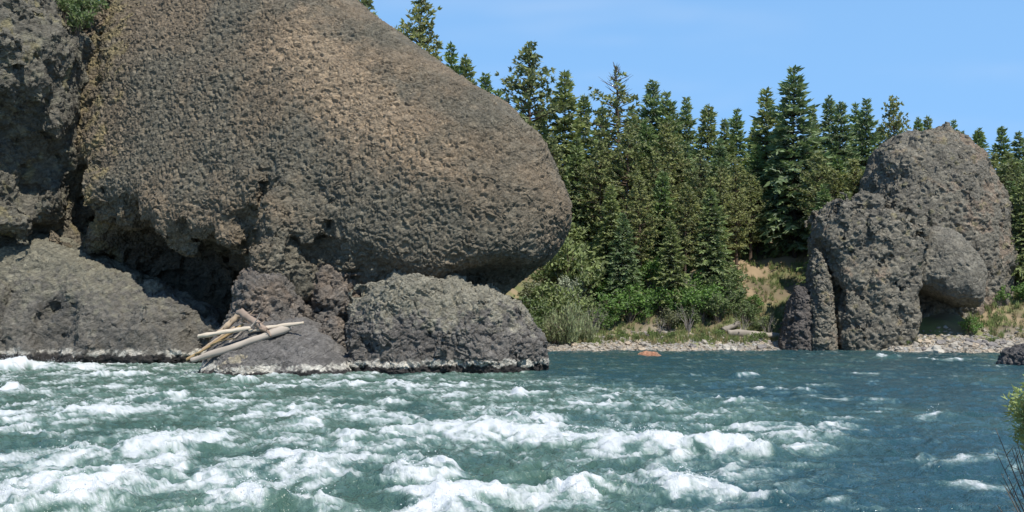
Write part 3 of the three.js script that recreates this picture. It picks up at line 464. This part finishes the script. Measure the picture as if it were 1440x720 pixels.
// firs: whorls of drooping boughs clothed in flat sprays; pines: fewer limbs that carry rounded tufts at their ends
function conifer(kind) {
  const H = 20, P = [], I = [], F = new Tris(), bend = rr(0.05, 0.25);
  trunkOf(P, I, H, kind === 'fir' ? 0.26 : 0.30, bend);
  const fir = kind === 'fir', low = fir ? rr(0.06, 0.14) : kind === 'bare' ? 0.40 : rr(0.22, 0.32), R = fir ? rr(4.4, 5.2) : kind === 'bare' ? 3.2 : rr(3.1, 3.7);
  const ph = rr(0, 90);
  for (let y = H * low; y < H - 0.35; y += fir ? rr(0.30, 0.42) : rr(0.36, 0.58)) {
    const t = (y / H - low) / (1 - low);
    const shape = fir ? (t > 0.75 ? (1 - t) * 1.36 : 0.34 + (0.75 - t) * 0.88) * ss(-0.10, 0.16, t) : Math.min(1, Math.pow((1 - t) * 1.75, 0.75)) * (0.55 + 0.45 * ss(0, 0.35, t));
    const n = fir ? Math.round(rr(5, 7.4)) : Math.round(rr(3, 5.4)), a0 = rr(0, 7);
    for (let q = 0; q < n; q++) {
      const az = a0 + q / n * 2 * Math.PI + rr(-0.35, 0.35), L = R * shape * rr(0.6, 1.25) * (0.85 + 0.35 * n3(Math.cos(az) * 1.2, y * 0.35, Math.sin(az) * 1.2 + ph)) + 0.12;
      const tilt = fir ? mix(-0.35, 0.55, t) + rr(-0.12, 0.12) : mix(-0.1, 0.6, t) + rr(-0.2, 0.2);
      const yo = y + rr(-0.3, 0.3), o = [bend * Math.sin(y / H * 3), Math.min(H - 0.2, yo), bend * Math.cos(y / H * 2.2) - bend], dir = [Math.cos(az) * Math.cos(tilt), Math.sin(tilt), Math.sin(az) * Math.cos(tilt)];
      const at = s => [o[0] + dir[0] * s, o[1] + dir[1] * s + (fir ? -0.10 * s * s / Math.max(L, 1) : 0.08 * s * s / Math.max(L, 1)), o[2] + dir[2] * s];
      stick(P, I, at(0), at(L * 0.9), 0.05 + 0.014 * L, 0.015, 3);
      if (kind === 'bare' && t > 0.72 && rnd() < 0.75) { stick(P, I, at(L * 0.4), [at(L)[0] + rr(-0.3, 0.3), at(L)[1] + 0.3, at(L)[2] + rr(-0.3, 0.3)], 0.03, 0.01, 3); continue; }
      const tone = rr(0.75, 1.2);
      if (fir) {
        for (let s = L * 0.18 + 0.1; s < L; s += 0.24) {
          const c = at(s), g = 1 - s / L, k = tone * rr(0.8, 1.2) * (s > L * 0.75 ? 1.15 : 1);
          for (const sd of [-1, 1]) { const d = nrm([dir[0] * 0.7 - dir[2] * sd * (0.4 + 0.6 * g) + rr(-0.25, 0.25), dir[1] - 0.12 + rr(-0.5, 0.45), dir[2] * 0.7 + dir[0] * sd * (0.4 + 0.6 * g) + rr(-0.25, 0.25)]); F.spray(c, d, rr(0.55, 1.0) + 0.3 * g * Math.min(1, L / 3), rr(0.22, 0.40), k); }
        }
        F.spray(at(L * 0.85), nrm([dir[0], dir[1] - 0.05, dir[2]]), 0.55, 0.2, tone * 1.2);
      } else {
        for (let s = Math.max(0.25, L * (kind === 'bare' ? 0.55 : 0.35)); s < L + 0.2; s += rr(0.36, 0.5)) {
          const c = at(s), w = 0.28; const cc = [c[0] + rr(-w, w), c[1] + rr(-0.1, w), c[2] + rr(-w, w)], k = tone * rr(0.8, 1.2);
          for (let e = 0; e < 8; e++) F.spray(cc, nrm([rr(-1, 1) + dir[0] * 0.5, rr(-0.6, 1.1), rr(-1, 1) + dir[2] * 0.5]), rr(0.38, 0.62), rr(0.18, 0.28), k * rr(0.85, 1.15));
        }
      }
    }
  }
  for (let e = 0; e < 22; e++) F.spray([bend * Math.sin(3) * 0.97, H - rr(0.1, 1.6), bend * Math.cos(2.2) - bend], nrm([rr(-0.6, 0.6), rr(0.5, 1), rr(-0.6, 0.6)]), rr(0.3, 0.6), 0.14, 1);
  return { trunk: geo(P, I), crown: F.build(), fir, H };
}
const firs = [0, 1, 2, 3].map(() => conifer('fir')), pines = [0, 1, 2].map(() => conifer('pine')), bare = conifer('bare');
const treeGroup = 'conifers of the hillside forest behind the far bank';
let treeNo = 0;
function tree(kind, px, py, d, wide, label) {
  const x = X(px, d), z = -d, base = ground(x, z) - 0.2, top = Y(py, d), h = Math.max(6, top - base);
  const p = kind === 'bare' ? bare : (kind === 'fir' ? firs : pines)[treeNo % (kind === 'fir' ? 4 : 3)], s = h / p.H, o = new THREE.Group();
  const mats = kind === 'fir' ? firLeaf : pineLeaf;
  part('trunk', p.trunk, bark[kind === 'fir' ? 0 : 1], o); part('crown', p.crown, mats[(treeNo * 7 + Math.floor(px)) % mats.length], o);
  const w = Math.max(s, 0.72) * wide; o.position.set(x, top - h, z); o.scale.set(w, s, w); o.rotation.y = treeNo * 2.4;
  treeNo++;
  return put(o, kind === 'fir' ? 'fir_tree' : 'pine_tree', label, 'tree', treeGroup);
}
// the skyline row, tip by tip
tree('pine', 512, -14, 118, 0.9, 'pine crown peeking over the top of the dome, farthest up its slope');
tree('pine', 594, -12, 128, 0.95, 'open-crowned pine with bare lower trunk standing above the dome slope');
tree('fir', 633, 62, 132, 0.75, 'small fir rising over the dome slope, below the open-crowned pine');
tree('fir', 657, 76, 132, 0.8, 'second small fir rising over the dome slope below the open-crowned pine');
tree('fir', 683, 104, 134, 0.8, 'third small fir rising over the dome slope below the open-crowned pine');
tree('pine', 741, 64, 138, 1.1, 'tall bushy pine just beyond the lower dome slope');
tree('fir', 796, 102, 138, 0.95, 'slim fir next to the tall bushy pine');
tree('fir', 819, 132, 142, 0.8, 'small fir between the slim fir and the bare-topped pine');
tree('bare', 868, 92, 136, 1.15, 'bare-topped pine with dead branches at its tip');
tree('fir', 1118, 97, 134, 1.15, 'tallest fir of the forest, with a sharp narrow tip');
tree('fir', 1076, 126, 140, 0.95, 'fir just shorter than the tallest fir beside it');
tree('pine', 1259, 138, 142, 0.9, 'narrow pine rising behind the shoulder of the tall pillar rock');
for (const [px, py, d, w] of [[917, 114, 144, 0.95], [937, 130, 140, 0.9], [966, 138, 150, 0.8], [993, 146, 142, 0.95], [1020, 168, 146, 0.8], [1036, 155, 148, 0.9], [1142, 150, 146, 0.7], [1168, 134, 146, 0.8], [1181, 144, 140, 0.9], [1204, 146, 150, 0.8], [1219, 140, 142, 0.85], [1290, 164, 150, 0.7], [1306, 164, 148, 0.8], [1340, 170, 150, 0.8], [1352, 185, 146, 0.8], [1378, 180, 142, 0.95], [1407, 178, 146, 0.9], [1434, 186, 142, 0.95], [1458, 176, 146, 0.9], [1490, 170, 148, 1], [1525, 185, 144, 1], [700, 128, 130, 0.7], [712, 140, 140, 0.8], [762, 150, 146, 0.8], [845, 150, 148, 0.85], [890, 150, 150, 0.9], [950, 160, 150, 0.8], [1098, 165, 150, 0.8], [1240, 175, 150, 0.8], [1060, 170, 150, 0.8]]) tree('fir', px, py, d, w, px > 1280 && px < 1360 ? 'fir whose tip shows just above the tall pillar rock' : px >= 1360 ? 'skyline fir beyond the tall pillar, away from the dome' : px < 770 ? 'small fir showing between the dome slope and the tall bushy pine' : px > 1140 ? 'skyline fir between the tallest fir and the pillar rock' : px > 1050 ? 'skyline fir half behind the tallest fir' : 'skyline fir between the bare-topped pine and the tallest fir');
for (const [px, py, d, w] of [[776, 190, 132, 1.1], [845, 200, 128, 1], [880, 182, 128, 1.15], [940, 172, 130, 1.1], [985, 215, 128, 1.05], [1150, 215, 128, 1.15], [1036, 225, 130, 1], [1200, 225, 126, 1.1], [1425, 225, 124, 1.1], [830, 225, 134, 1.1], [865, 215, 131, 1.1], [925, 215, 127, 1.1], [1012, 235, 127, 1.1], [1055, 245, 133, 1], [1175, 240, 126, 1.1], [1395, 215, 134, 1], [900, 250, 121, 1], [965, 262, 121, 1.05], [1452, 245, 120, 1.1], [1510, 230, 122, 1.2]]) tree('pine', px, py, d, w, px > 1380 ? 'olive pine on the bank beyond the tall pillar rock' : px > 1140 ? 'olive pine just behind the craggy upright block' : d < 125 ? 'lower olive pine standing above the bright shrubs' : 'olive mid-slope pine in front of the skyline firs');
for (const [px, py, d, w] of [[810, 195, 130, 0.95], [910, 168, 132, 1], [965, 200, 132, 1], [1010, 196, 133, 1], [1065, 205, 137, 1], [1100, 185, 138, 1.05], [1132, 200, 138, 1], [1180, 220, 131, 1], [1232, 218, 132, 0.95], [1215, 240, 126, 0.9], [1418, 215, 130, 1], [1440, 225, 128, 1], [860, 262, 120, 0.9], [930, 240, 124, 0.95], [1000, 265, 121, 0.95], [1160, 260, 122, 0.9], [875, 300, 117, 0.8], [945, 310, 117, 0.8], [1190, 270, 120, 0.9], [1422, 255, 120, 0.9], [1440, 250, 116, 0.9], [1462, 235, 118, 1]]) tree('fir', px, py, d, w, px > 1380 ? 'lower fir on the bank beyond the tall pillar rock' : px > 1095 ? 'mid-slope fir above the craggy upright block' : d < 125 ? 'lower fir standing just above the bright shrubs' : 'mid-slope fir in front of the skyline firs');

// ---------------------------------------------------------------- shrubs
function shrub(R, H, leaves, size, k) {                   // stems fanning from the root, leaves in uneven clumps along them
  const P = [], I = [], F = new Tris(), n = k.stems ?? 14, tips = [];
  for (let i = 0; i < n; i++) {
    const az = rr(0, 2 * Math.PI), sp = Math.sqrt(rnd()) * (k.spread ?? 1), h = H * rr(0.6, 1) * (1 - 0.35 * sp * sp), b = [Math.cos(az) * R * sp, h, Math.sin(az) * R * sp], m = [b[0] * 0.4 + rr(-0.1, 0.1), h * 0.55, b[2] * 0.4 + rr(-0.1, 0.1)];
    stick(P, I, [0, -0.3, 0], m, 0.035 * H / 2, 0.022 * H / 2, 4); stick(P, I, m, b, 0.022 * H / 2, 0.006, 3);
    for (let q = 0; q < 3; q++) { const e = [b[0] + rr(-0.4, 0.4) * R, b[1] + rr(-0.3, 0.15) * H, b[2] + rr(-0.4, 0.4) * R]; stick(P, I, [mix(m[0], b[0], 0.4), mix(m[1], b[1], 0.4), mix(m[2], b[2], 0.4)], e, 0.012 * H / 2, 0.004, 3); tips.push([b, e, m]); }
  }
  for (let i = 0; i < leaves; i++) {
    const [b, e, m] = tips[Math.floor(rnd() * tips.length)], t = rnd(), from = rnd() < 0.35 ? m : b, c = k.upright ? [mix(m[0], b[0], t * 1.1), mix(m[1] * 0.3, b[1], t * 1.05), mix(m[2], b[2], t * 1.1)] : [mix(from[0], e[0], t), mix(from[1], e[1], t), mix(from[2], e[2], t)];
    const w = (k.loose ?? 0.16) * R, p = [c[0] + rr(-w, w), Math.max(0.05, c[1] + rr(-w, w)), c[2] + rr(-w, w)];
    const d = k.upright ? nrm([rr(-0.4, 0.4) + c[0] * 0.2, rr(0.4, 1), rr(-0.4, 0.4) + c[2] * 0.2]) : nrm([rr(-1, 1), rr(-0.5, 0.8), rr(-1, 1)]);
    F.spray(p, d, size * rr(0.7, 1.4), size * (k.slim ?? 0.6), rr(0.7, 1.3));
  }
  return { stems: geo(P, I), leaves: leaves ? F.build() : null };
}
const stemMat = new THREE.MeshStandardMaterial({ color: new THREE.Color().setRGB(0.17, 0.135, 0.105), roughness: 1 }), greyStem = new THREE.MeshStandardMaterial({ color: new THREE.Color().setRGB(0.24, 0.215, 0.19), roughness: 1 });
const brightLeaf = leaf(0.14, 0.26, 0.04), midLeaf = leaf(0.14, 0.20, 0.055), willowLeaf = leaf(0.34, 0.39, 0.19), oliveLeaf = leaf(0.18, 0.195, 0.085), blossom = leaf(0.34, 0.38, 0.26), limeLeaf = leaf(0.15, 0.22, 0.045), springLeaf = leaf(0.24, 0.30, 0.095);
const kinds = {
  bright: [0, 1, 2].map(() => shrub(1.5, 2.6, 1100, 0.26, {})), willow: [0, 1].map(() => shrub(1.5, 3.4, 1500, 0.34, { stems: 26, upright: true, slim: 0.24, spread: 0.9 })), dead: [0].map(() => shrub(1.2, 3.2, 60, 0.2, { stems: 9 })), low: [0, 1].map(() => shrub(1.0, 1.2, 500, 0.2, { stems: 10 })),
};
let shrubNo = 0;
function bush(kind, mat, px, d, s, label, name, group, stretch = 1, y) {
  const set = kinds[kind], p = set[shrubNo % set.length], o = new THREE.Group(), x = X(px, d);
  part('stems', p.stems, kind === 'dead' ? greyStem : stemMat, o); if (p.leaves) part('leaves', p.leaves, mat, o);
  o.position.set(x, (y ?? ground(x, -d)) - 0.05, -d); o.scale.set(s, s * stretch, s); o.rotation.y = shrubNo * 1.9; shrubNo++;
  return put(o, name, label, 'shrub', group);
}
const BANK = 'shrubs along the far bank';
bush('willow', willowLeaf, 800, 106.5, 1.25, 'pale grey-green willow clump at the waterline beside the low boulder', 'willow_shrub', BANK, 1.05);
bush('willow', willowLeaf, 780, 107.5, 1.0, 'smaller pale willow clump half behind the low boulder', 'willow_shrub', BANK);
bush('willow', willowLeaf, 825, 108.5, 0.9, 'thin pale willow clump just inland of the large waterline willow', 'willow_shrub', BANK);
bush('bright', blossom, 806, 117, 1.2, 'whitish blossoming shrub on the slope behind the willows', 'blossoming_shrub', BANK, 1.2);
bush('bright', blossom, 790, 120, 0.9, 'smaller whitish blossoming shrub beside the dome', 'blossoming_shrub', BANK, 1.2);
for (const [px, d, s, l] of [[778, 114, 1.7, 'tall yellow-green shrub against the undercut of the dome'], [800, 121, 1.9, 'tall yellow-green shrub above the larger blossoming shrub'], [822, 118, 1.8, 'tall yellow-green shrub uphill of the thin willow clump'], [838, 122, 1.9, 'tallest yellow-green shrub on the grassy slope'], [792, 128, 2.0, 'yellow-green shrub high on the slope beside the dome end'], [815, 113, 1.4, 'yellow-green shrub right behind the waterline willows']]) bush('bright', springLeaf, px, d, s, l, 'spring_shrub', BANK, 1.25);
const GREEN = 'leafy bright green shrub on the far bank', DULL = 'dull olive shrub on the far bank', GREYB = 'leafless grey twiggy shrub on the far bank';
for (const [px, d, s] of [[843, 113, 1.1], [862, 114, 1.35], [885, 115, 1.4], [870, 118, 1.5], [905, 116, 1.3], [930, 117, 1.3], [955, 116, 1.3], [985, 115.5, 1.5], [1000, 117, 1.2], [850, 119, 1.2], [915, 121, 1.4], [975, 120, 1.2], [1130, 118, 0.9], [1060, 120, 0.7], [1408, 113, 0.7], [1446, 113, 1.0], [1365, 108, 0.75]]) bush('bright', brightLeaf, px, d, s, px === 1365 ? 'bright green shrub growing at the foot of the tall pillar, beside the hollow' : GREEN, 'green_shrub', BANK);
for (const [px, d, s] of [[738, 106, 1.0], [752, 108, 1.2], [745, 113, 1.5], [765, 111, 1.3], [760, 116, 1.6], [775, 122, 1.5], [815, 125, 1.2], [830, 114, 1.2], [845, 124, 1.4], [940, 113.5, 0.9], [970, 114, 0.9], [1010, 115, 1.2], [1030, 117, 1.2], [1050, 115, 1.0], [1025, 121, 1.3], [890, 123, 1.3], [945, 123, 1.3], [1000, 123, 1.2], [1120, 113.5, 0.7], [1010, 119, 1.3], [1068, 114, 0.8], [930, 126, 1.2], [1190, 122, 1.3]]) bush('bright', px % 20 ? midLeaf : oliveLeaf, px, d, s, DULL, 'olive_shrub', BANK);
for (const [px, d, s] of [[828, 111, 1.3], [838, 112, 1.1], [968, 113, 1.2], [960, 118, 1.4], [928, 112.5, 0.7], [1045, 113, 0.9], [1080, 112.5, 1.0]]) bush('dead', oliveLeaf, px, d, s, GREYB, 'bare_shrub', BANK, 1.1);
for (const [px, d, s] of [[1066, 109.5, 0.8], [1058, 108.8, 0.6], [860, 109.5, 0.6], [900, 110, 0.7], [945, 110, 0.7], [990, 109.5, 0.7], [1010, 111, 0.8], [875, 111, 0.8], [920, 111, 0.7], [1275, 106, 0.6], [1395, 104, 0.6]]) bush('low', limeLeaf, px, d, s, 'low lime green plant among the shore stones', 'shore_plant', 'low plants among the shore stones');
bush('low', midLeaf, 108, 96, 1.6, 'green bush in the notch between crag and dome, high above the river', 'green_shrub', BANK, 1.3, Y(45, 96));
bush('low', midLeaf, 128, 98, 1.5, 'second green bush in the notch, on the dome side', 'green_shrub', BANK, 1.3, Y(28, 98));
bush('low', midLeaf, 112, 101, 2.2, 'largest green bush, behind the others in the notch', 'green_shrub', BANK, 1.4, Y(22, 101));
bush('low', midLeaf, 92, 97, 1.3, 'third green bush in the notch, on the crag side', 'green_shrub', BANK, 1.3, Y(25, 97));
{   // the near bank's bush: twiggy below, leafy on top
  const o = new THREE.Group(), P = [], I = [], F = new Tris(), c = [4.69, 0, -9.2];
  c[1] = ground(c[0], c[2]);
  for (let i = 0; i < 60; i++) {
    const leafy = i < 34, az = rr(0, 6.28), sp = leafy ? rr(0.05, 0.36) : rr(0.2, 0.55), h = leafy ? rr(1.55, 1.95) : rr(0.7, 1.5), m = [Math.cos(az) * sp * 0.4, h * 0.5, Math.sin(az) * sp * 0.4], b = [Math.cos(az) * sp, h, Math.sin(az) * sp];
    stick(P, I, [rr(-0.06, 0.06), -0.1, rr(-0.06, 0.06)], m, 0.012, 0.008, 5); stick(P, I, m, b, 0.008, 0.003, 4);
    for (let q = 0; q < 7; q++) { const t = rr(-0.3, 0.9), a = [mix(m[0], b[0], t), mix(m[1], b[1], t), mix(m[2], b[2], t)]; stick(P, I, a, [a[0] + rr(-0.14, 0.14), a[1] + rr(0.02, 0.14), a[2] + rr(-0.14, 0.14)], 0.004, 0.0015, 3); }
    if (leafy) for (let q = 0; q < 220; q++) { const t = rr(0.62, 1.05), w = 0.085; F.spray([mix(m[0], b[0], t) + rr(-w, w), mix(m[1], b[1], t) + rr(-w, w), mix(m[2], b[2], t) + rr(-w, w)], nrm([rr(-1, 1), rr(-0.3, 1), rr(-1, 1)]), rr(0.05, 0.085), rr(0.016, 0.026), rr(0.75, 1.3)); }
  }
  part('stems', geo(P, I), stemMat, o); part('leaves', F.build(), leaf(0.30, 0.37, 0.12), o);
  o.position.set(...c);
  put(o, 'near_bank_bush', 'leafy bush with bare brown twigs below, on the near bank', 'shrub');
}

// ---------------------------------------------------------------- shore stones and grass
{
  const stone = [0, 1, 2].map(i => { const g = new THREE.IcosahedronGeometry(0.5, 1), p = g.attributes.position; for (let q = 0; q < p.count; q++) { const x = p.getX(q), y = p.getY(q), z = p.getZ(q), k = 1 + 0.35 * n3(x * 1.6 + i * 9, y * 1.6, z * 1.6); p.setXYZ(q, x * k, y * k * 0.62, z * k * 0.85); } g.deleteAttribute('uv'); g.computeVertexNormals(); return g; });
  const mats = [[0.40, 0.36, 0.30], [0.30, 0.27, 0.23], [0.44, 0.36, 0.27], [0.22, 0.20, 0.185]].map(c => new THREE.MeshStandardMaterial({ color: new THREE.Color().setRGB(...c), roughness: 0.95 }));
  const pale = new THREE.MeshStandardMaterial({ color: new THREE.Color().setRGB(0.50, 0.46, 0.39), roughness: 0.95 });
  const place = (px, s, min, max) => { const x0 = X(px, 106), d = shoreAt(x0) + s, x = X(px, d); return [x, ground(x, -d), -d, rr(min, max)]; };
  const big = [];
  for (let i = 0; i < 46; i++) big.push([rr(785, 1100), rr(0.2, 8)]);
  for (let i = 0; i < 44; i++) big.push([rr(1265, 1425), rr(-0.2, 6)]);
  big.forEach(([px, s], i) => { const [x, y, z, r] = place(px, s, 0.55, 1.15), o = new THREE.Mesh(stone[i % 3], mats[(i * 5) % 4]); o.position.set(x, y + r * 0.1, z); o.scale.setScalar(r); o.rotation.y = i * 1.7; put(o, 'shore_stone', ['light tan', 'grey-brown', 'sandy orange', 'dark grey'][(i * 5) % 4] + (px > 1200 ? ' stone on the shore below the tall pillar' : ' stone on the shore between the low boulder and the shore log'), 'stone', 'stones along the far shore'); });
  for (const [px, s, r, l] of [[1020, 0.9, 1.5, 'largest pale stone at the waterline, left of the shore log'.replace(', left of the shore log', ' in front of the shore log')], [1030, 0.5, 1.0, 'smaller pale stone beside the largest pale waterline stone'], [1315, 0.6, 1.7, 'whitish stone at the waterline below the dark hollow']]) { const [x, y, z] = place(px, s, 1, 1), o = new THREE.Mesh(stone[1], pale); o.position.set(x, y + 0.1, z); o.scale.setScalar(r); put(o, 'shore_stone', l, 'stone', 'stones along the far shore'); }
  const M = new THREE.Matrix4(), q = new THREE.Quaternion(), e = new THREE.Euler(), col = new THREE.Color();
  const cob = new THREE.InstancedMesh(stone[0], new THREE.MeshStandardMaterial({ roughness: 0.95 }), 5200);
  for (let i = 0; i < 5200; i++) {
    const [x, y, z, r] = place(rnd() < 0.62 ? rr(770, 1150) : rr(1250, 1560), Math.pow(rnd(), 1.3) * 9.5 - 0.3, 0.12, 0.5);
    M.compose(new THREE.Vector3(x, y + r * 0.08, z), q.setFromEuler(e.set(rr(-0.3, 0.3), rr(0, 6), rr(-0.3, 0.3))), new THREE.Vector3(r, r, r)); cob.setMatrixAt(i, M);
    const k = rr(0.6, 1.25), w = rr(-0.03, 0.03); cob.setColorAt(i, col.setRGB((0.36 + w) * k, 0.32 * k, (0.265 - w) * k));
  }
  put(cob, 'shore_cobbles', 'small pale cobbles covering the far shore', 'cobbles', null, 'stuff');
  const T = new Tris(); for (let i = 0; i < 16; i++) T.spray([rr(-0.15, 0.15), 0, rr(-0.15, 0.15)], nrm([rr(-0.5, 0.5), 1, rr(-0.5, 0.5)]), rr(0.3, 0.6), 0.05, rr(0.8, 1.2));
  const gr = new THREE.InstancedMesh(T.build(), new THREE.MeshStandardMaterial({ roughness: 1, vertexColors: true, side: THREE.DoubleSide }), 5200);
  for (let i = 0; i < 5200; i++) {
    let x, d; do { const px = rr(760, 1460); d = rr(106, 140); x = X(px, d); } while (d - shoreAt(x) < 3.5 || (x > 36 && x < 48 && d > 105) || fbm(x * 0.13, d * 0.13, 20, 4) + rr(-0.4, 0.4) < -0.05);
    const s = rr(0.7, 1.5); M.compose(new THREE.Vector3(x, ground(x, -d), -d), q.setFromEuler(e.set(0, rr(0, 6), 0)), new THREE.Vector3(s, s, s)); gr.setMatrixAt(i, M);
    const k = rr(0.7, 1.2); gr.setColorAt(i, rnd() < 0.3 ? col.setRGB(0.27 * k, 0.23 * k, 0.11 * k) : col.setRGB(0.16 * k, 0.20 * k, 0.065 * k));
  }
  put(gr, 'bank_grass', 'tufts of grass on the far bank', 'grass', null, 'stuff');
}
renderer.render(scene, camera);
